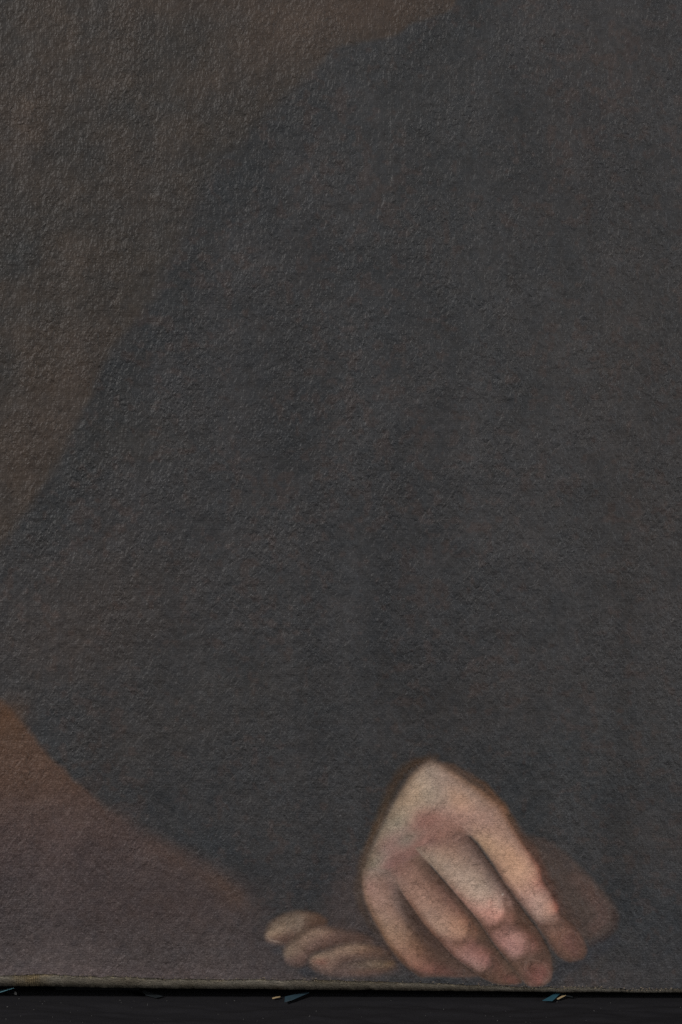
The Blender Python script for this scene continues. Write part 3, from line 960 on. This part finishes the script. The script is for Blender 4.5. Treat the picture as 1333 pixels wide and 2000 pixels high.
bare = np.exp(-(((mx_ - 58) / 34.0) ** 4)) * (.75 + .4 * fbm(mx_, mx_ * 0 + 1, 20, 75, 2))
for k, (x_, y_, u) in enumerate(rowcol):
    base = np.array([90, 83, 73.0]) + fbm(x_, y_ * 3, 60, 72, 3)[:, None] * 9
    base = base + np.interp(x_, [0, 150, 700, 950, 1100, 1333], [8, 0, -4, -2, 4, 4])[:, None]
    # dusty broken priming along the top of the margin
    crumb = np.clip(fbm(x_, y_, 7, 73, 2) - .1, 0, 1) * np.clip(1 - u * 4, 0, 1)
    base = base + crumb[:, None] * np.array([95, 82, 56.0]) * np.interp(x_, [0, 300, 560, 900, 1000, 1333], [.7, .7, .5, 1, 1.4, 1.2])[:, None]
    tan = np.clip(fbm(x_, x_ * 0 + 8, 28, 74, 2) - .25, 0, 1) * np.clip(1 - u * 5, 0, 1) * np.interp(x_, [0, 600, 1050, 1100, 1333], [.8, .8, .6, 1.8, 1.8])
    base = base + tan[:, None] * np.array([70, 44, 12.0])
    wv = (.5 + .5 * np.cos(2 * np.pi * x_ / 4.2)) * (.5 + .5 * np.cos(2 * np.pi * y_ / 4.2))
    wv = np.sqrt(np.clip(wv, 0, 1))
    cv = np.array([66, 58, 46.0]) + wv[:, None] * np.array([72, 60, 42.0])
    ba = np.clip(bare * (1 + .25 * fbm(x_, y_, 10, 76, 2)), 0, 1)[:, None]
    base = base * (1 - ba) + cv * ba
    mcol[k, :, :3] = np.clip((lin(np.clip(base, 0, 255)) - LIFT) * GAIN, .002, .9)
    mcol[k, :, 3] = 0
mfaces = grid_faces(MC.shape[0], MC.shape[1])
fx = MC[:, :, 0].ravel()[mfaces[:, 0]]
isb = (fx > PX(18)) & (fx < PX(96))


def margin_piece(name, sel, parent, label):
    f = mfaces[sel]
    used, inv = np.unique(f, return_inverse=True)
    o = mesh_object(name, MC.reshape(-1, 3)[used], inv.reshape(f.shape), M_margin, parent)
    at = o.data.color_attributes.new('paint', 'FLOAT_COLOR', 'POINT')
    at.data.foreach_set('color', mcol.reshape(-1, 4)[used].ravel())
    o['label'] = label
    return o


edge = margin_piece('canvas_margin', ~isb, painting, 'grey unpainted canvas margin folded under the bottom edge')
margin_piece('bare_weave', isb, edge, 'bare tan weave at the left end of the margin')


def box(name, x0, x1, y0, y1, z0, z1, mat, parent=None, bev=0.0):
    bm = bmesh.new()
    vs = [bm.verts.new((x, y, z)) for x in (x0, x1) for y in (y0, y1) for z in (z0, z1)]
    for f in ((0, 1, 3, 2), (4, 6, 7, 5), (0, 4, 5, 1), (2, 3, 7, 6), (0, 2, 6, 4), (1, 5, 7, 3)):
        bm.faces.new([vs[i] for i in f])
    bmesh.ops.recalc_face_normals(bm, faces=bm.faces)
    if bev:
        bmesh.ops.bevel(bm, geom=list(bm.edges), offset=bev, segments=2, affect='EDGES', profile=.6)
    me = bpy.data.meshes.new(name)
    bm.to_mesh(me)
    bm.free()
    me.materials.append(mat)
    o = bpy.data.objects.new(name, me)
    col.objects.link(o)
    if parent:
        o.parent = parent
        o.matrix_parent_inverse = parent.matrix_basis.inverted()
    return o


xl, xr = float(PX(X0)), float(PX(X1))
zt = float(PZ(YTOP))
zb = float(PZ(1922.0))
box('stretcher_bar', xl + .003, xr - .003, .0125, .066, zb, zb + .055, M_wood, painting, .0015)
box('stretcher_bar', xl + .003, xr - .003, .0025, .030, zt - .055, zt - .002, M_wood, painting, .0015)
box('stretcher_bar', xl + .003, xl + .058, .0030, .0295, zb + .056, zt - .056, M_wood, painting, .0015)
box('stretcher_bar', xr - .058, xr - .003, .0030, .0295, zb + .056, zt - .056, M_wood, painting, .0015)
box('canvas_back', xl + .0585, xr - .0585, .0025, .0032, zb + .056, zt - .056, M_wood, painting)
# folded margins of the other three sides
bt = box('canvas_margin', xl, xr, .0008, .031, zt + .0002, zt + .0014, M_felt, painting)
for q in (xl - .0014, xr + .0002):
    box('canvas_margin', q, q + .0012, .0008, .031, zb + .002, zt, M_felt, painting)

# ---- crumbs of priming and paint clinging to the torn lower edge
kc, kf = [], []
for k in range(520):
    x = random.uniform(-20, 1350)
    dens = 1.0 if x > 930 else (.55 if x < 330 or 380 < x < 620 else .3)
    if random.random() > dens:
        continue
    e = float(paint_edge(np.array([x]))[0])
    y = e + random.uniform(-3.0, 3.5)
    c0 = np.array([float(PX(x)), -.0004 if y < e else .0003, float(PZ(y))])
    ln, hi = random.uniform(.0002, .0008), random.uniform(.00015, .0004)
    ang = random.uniform(-.3, .3)
    d = np.array([math.cos(ang), 0, math.sin(ang)]) * ln
    q = np.array([-math.sin(ang), 0, math.cos(ang)]) * hi
    up = np.array([0, -random.uniform(.0002, .0005), 0])
    b0 = len(kc)
    kc += [c0 - d, c0 - q, c0 + d * random.uniform(.6, 1), c0 + q, c0 + up]
    kf += [(b0, b0 + 1, b0 + 4), (b0 + 1, b0 + 2, b0 + 4), (b0 + 2, b0 + 3, b0 + 4), (b0 + 3, b0, b0 + 4)]
pc = mesh_object('paint_crumbs', kc, kf, M_crumb, painting, False)
pc['kind'] = 'stuff'

# ---- black foam blocks that carry the painting, set back in the dark
for (x, lab) in ((180, 'black foam block under the painting, set back behind the lower left edge'),
                 (1180, 'black foam block under the painting, set back behind the lower right edge')):
    o = box('foam_block', float(PX(x)) - .03, float(PX(x)) + .03, .034, .064, -.0002, zb - .0001, M_felt, None, .0004)
    o['label'] = lab
    o['category'] = 'foam block'
    o['group'] = 'foam blocks under the painting'

# ------------------------------------------------------------------ scraps poking out from under the edge


def on_cloth(x, y, lift=0.0):
    """the point of the table plane seen at sheet position (x, y), raised by lift"""
    zc = (Y_TABLE - 1000.0) * S
    dz = (1000.0 - y) * S
    k = (zc - lift) / -dz
    return np.array([(x - 666.5) * S * k, -D_CAM + D_CAM * k, lift])


def ribbon(name, quads, mat, label, category, thick=.00025):
    """a thin film with real thickness; rows of (x, y, lift) for its two sides"""
    L = [on_cloth(*q[0]) for q in quads]
    R = [on_cloth(*q[1]) for q in quads]
    bm = bmesh.new()
    n = len(L)
    up = np.array([0, 0, thick])
    v = [[bm.verts.new(p) for p in (L[k], R[k], R[k] + up, L[k] + up)] for k in range(n)]
    for k in range(n - 1):
        for e in range(4):
            bm.faces.new([v[k][e], v[k][(e + 1) % 4], v[k + 1][(e + 1) % 4], v[k + 1][e]])
    bm.faces.new(v[0])
    bm.faces.new(v[-1][::-1])
    bmesh.ops.recalc_face_normals(bm, faces=bm.faces)
    me = bpy.data.meshes.new(name)
    bm.to_mesh(me)
    bm.free()
    me.materials.append(mat)
    o = bpy.data.objects.new(name, me)
    col.objects.link(o)
    o['label'] = label
    o['category'] = category
    return o


l0 = .0008
ribbon('blue_strip', [((1060, 1954.5, l0), (1079, 1955.2, l0)), ((1072, 1948, l0 + .0008), (1086, 1949, l0 + .0008)),
                      ((1084, 1941, l0 + .0016), (1094, 1941, l0 + .0016))], M_blue,
       'bright blue plastic strip poking out under the bottom edge below the hand', 'plastic strip')
ribbon('blue_strip', [((556, 1958, l0), (558, 1957, l0)), ((557, 1947, l0 + .0006), (572, 1953, l0 + .0006)),
                      ((580, 1942, l0 + .001), (588, 1946.0, l0 + .001)), ((601, 1937.5, l0 + .0014), (604, 1939, l0 + .0014))], M_dull_blue,
       'dull blue triangular plastic scrap under the bottom edge left of the hand', 'plastic strip')
ribbon('blue_strip', [((-30, 1945, l0), (-30, 1948, l0)), ((0, 1935.5, l0 + .001), (0, 1938.5, l0 + .001)),
                      ((28, 1928, l0 + .002), (28, 1930, l0 + .002))], M_pale_blue,
       'thin pale blue plastic sliver at the far left end of the bottom edge', 'plastic strip')
ribbon('grey_strip', [((276, 1936, l0), (282, 1935, l0)), ((285, 1944, l0), (300, 1941, l0)), ((305, 1949, l0), (318, 1946, l0))], M_grey_film,
       'dark grey plastic scrap under the bottom edge near the brown corner', 'plastic strip')
ribbon('brown_splinter', [((1088, 1951, l0), (1090, 1952.5, l0)), ((1097, 1946, l0 + .0005), (1099, 1948, l0 + .0005)),
                          ((1106, 1943, l0 + .001), (1106, 1944.5, l0 + .001))], M_tan,
       'tan splinter just right of the bright blue plastic strip', 'splinter')
ribbon('blue_splinter', [((1094, 1941, l0 + .001), (1094, 1942.5, l0 + .001)), ((1108, 1944, l0 + .0008), (1108, 1946, l0 + .0008)),
                         ((1119, 1947, l0 + .0004), (1119, 1948, l0 + .0004))], M_grey_film,
       'thin dark sliver at the right of the tan splinter', 'splinter')
ribbon('straw_scrap', [((532, 1949.5, l0), (533, 1951.2, l0)), ((540, 1947.3, l0 + .0003), (540, 1949.2, l0 + .0003)), ((548, 1946.4, l0), (548, 1948, l0))], M_tan,
       'short yellow straw scrap left of the dull blue triangle', 'scrap')
ribbon('lint_tuft', [((24, 1937, l0), (25, 1940, l0)), ((29, 1937, l0 + .0006), (29, 1942, l0 + .0006)), ((33, 1939, l0), (33, 1943, l0))], M_lint,
       'small grey tuft of lint under the bare weave at the left', 'lint')

# specks of dust on the cloth: one mass of tiny fibres
dc, df = [], []
for k in range(90):
    x = random.uniform(-60, 1400)
    y = random.uniform(1950, 2012)
    p = on_cloth(x, y)
    h0 = float(cloth_height(np.array(p[0]), np.array(p[1])))
    ln = random.choice([.0002, .0003, .0004, .0008]) * random.uniform(.5, 1.2)
    an = random.uniform(-.9, .9)
    r_ = random.uniform(.00012, .00028)
    d = np.array([math.cos(an), math.sin(an), 0]) * ln
    s_ = np.array([-math.sin(an), math.cos(an), 0]) * r_
    c0 = np.array([p[0], p[1], h0 + .0001])
    b0 = len(dc)
    up = np.array([0, 0, r_ * 1.5])
    dc += [c0 - d, c0 - s_, c0 + s_, c0 + d, c0 + up]
    df += [(b0, b0 + 1, b0 + 4), (b0 + 1, b0 + 3, b0 + 4), (b0 + 3, b0 + 2, b0 + 4), (b0 + 2, b0, b0 + 4)]
ds = mesh_object('dust_specks', dc, df, M_lint, None, False)
ds['kind'] = 'stuff'
ds['label'] = 'pale specks of dust and lint scattered over the black cloth'
ds['category'] = 'dust'
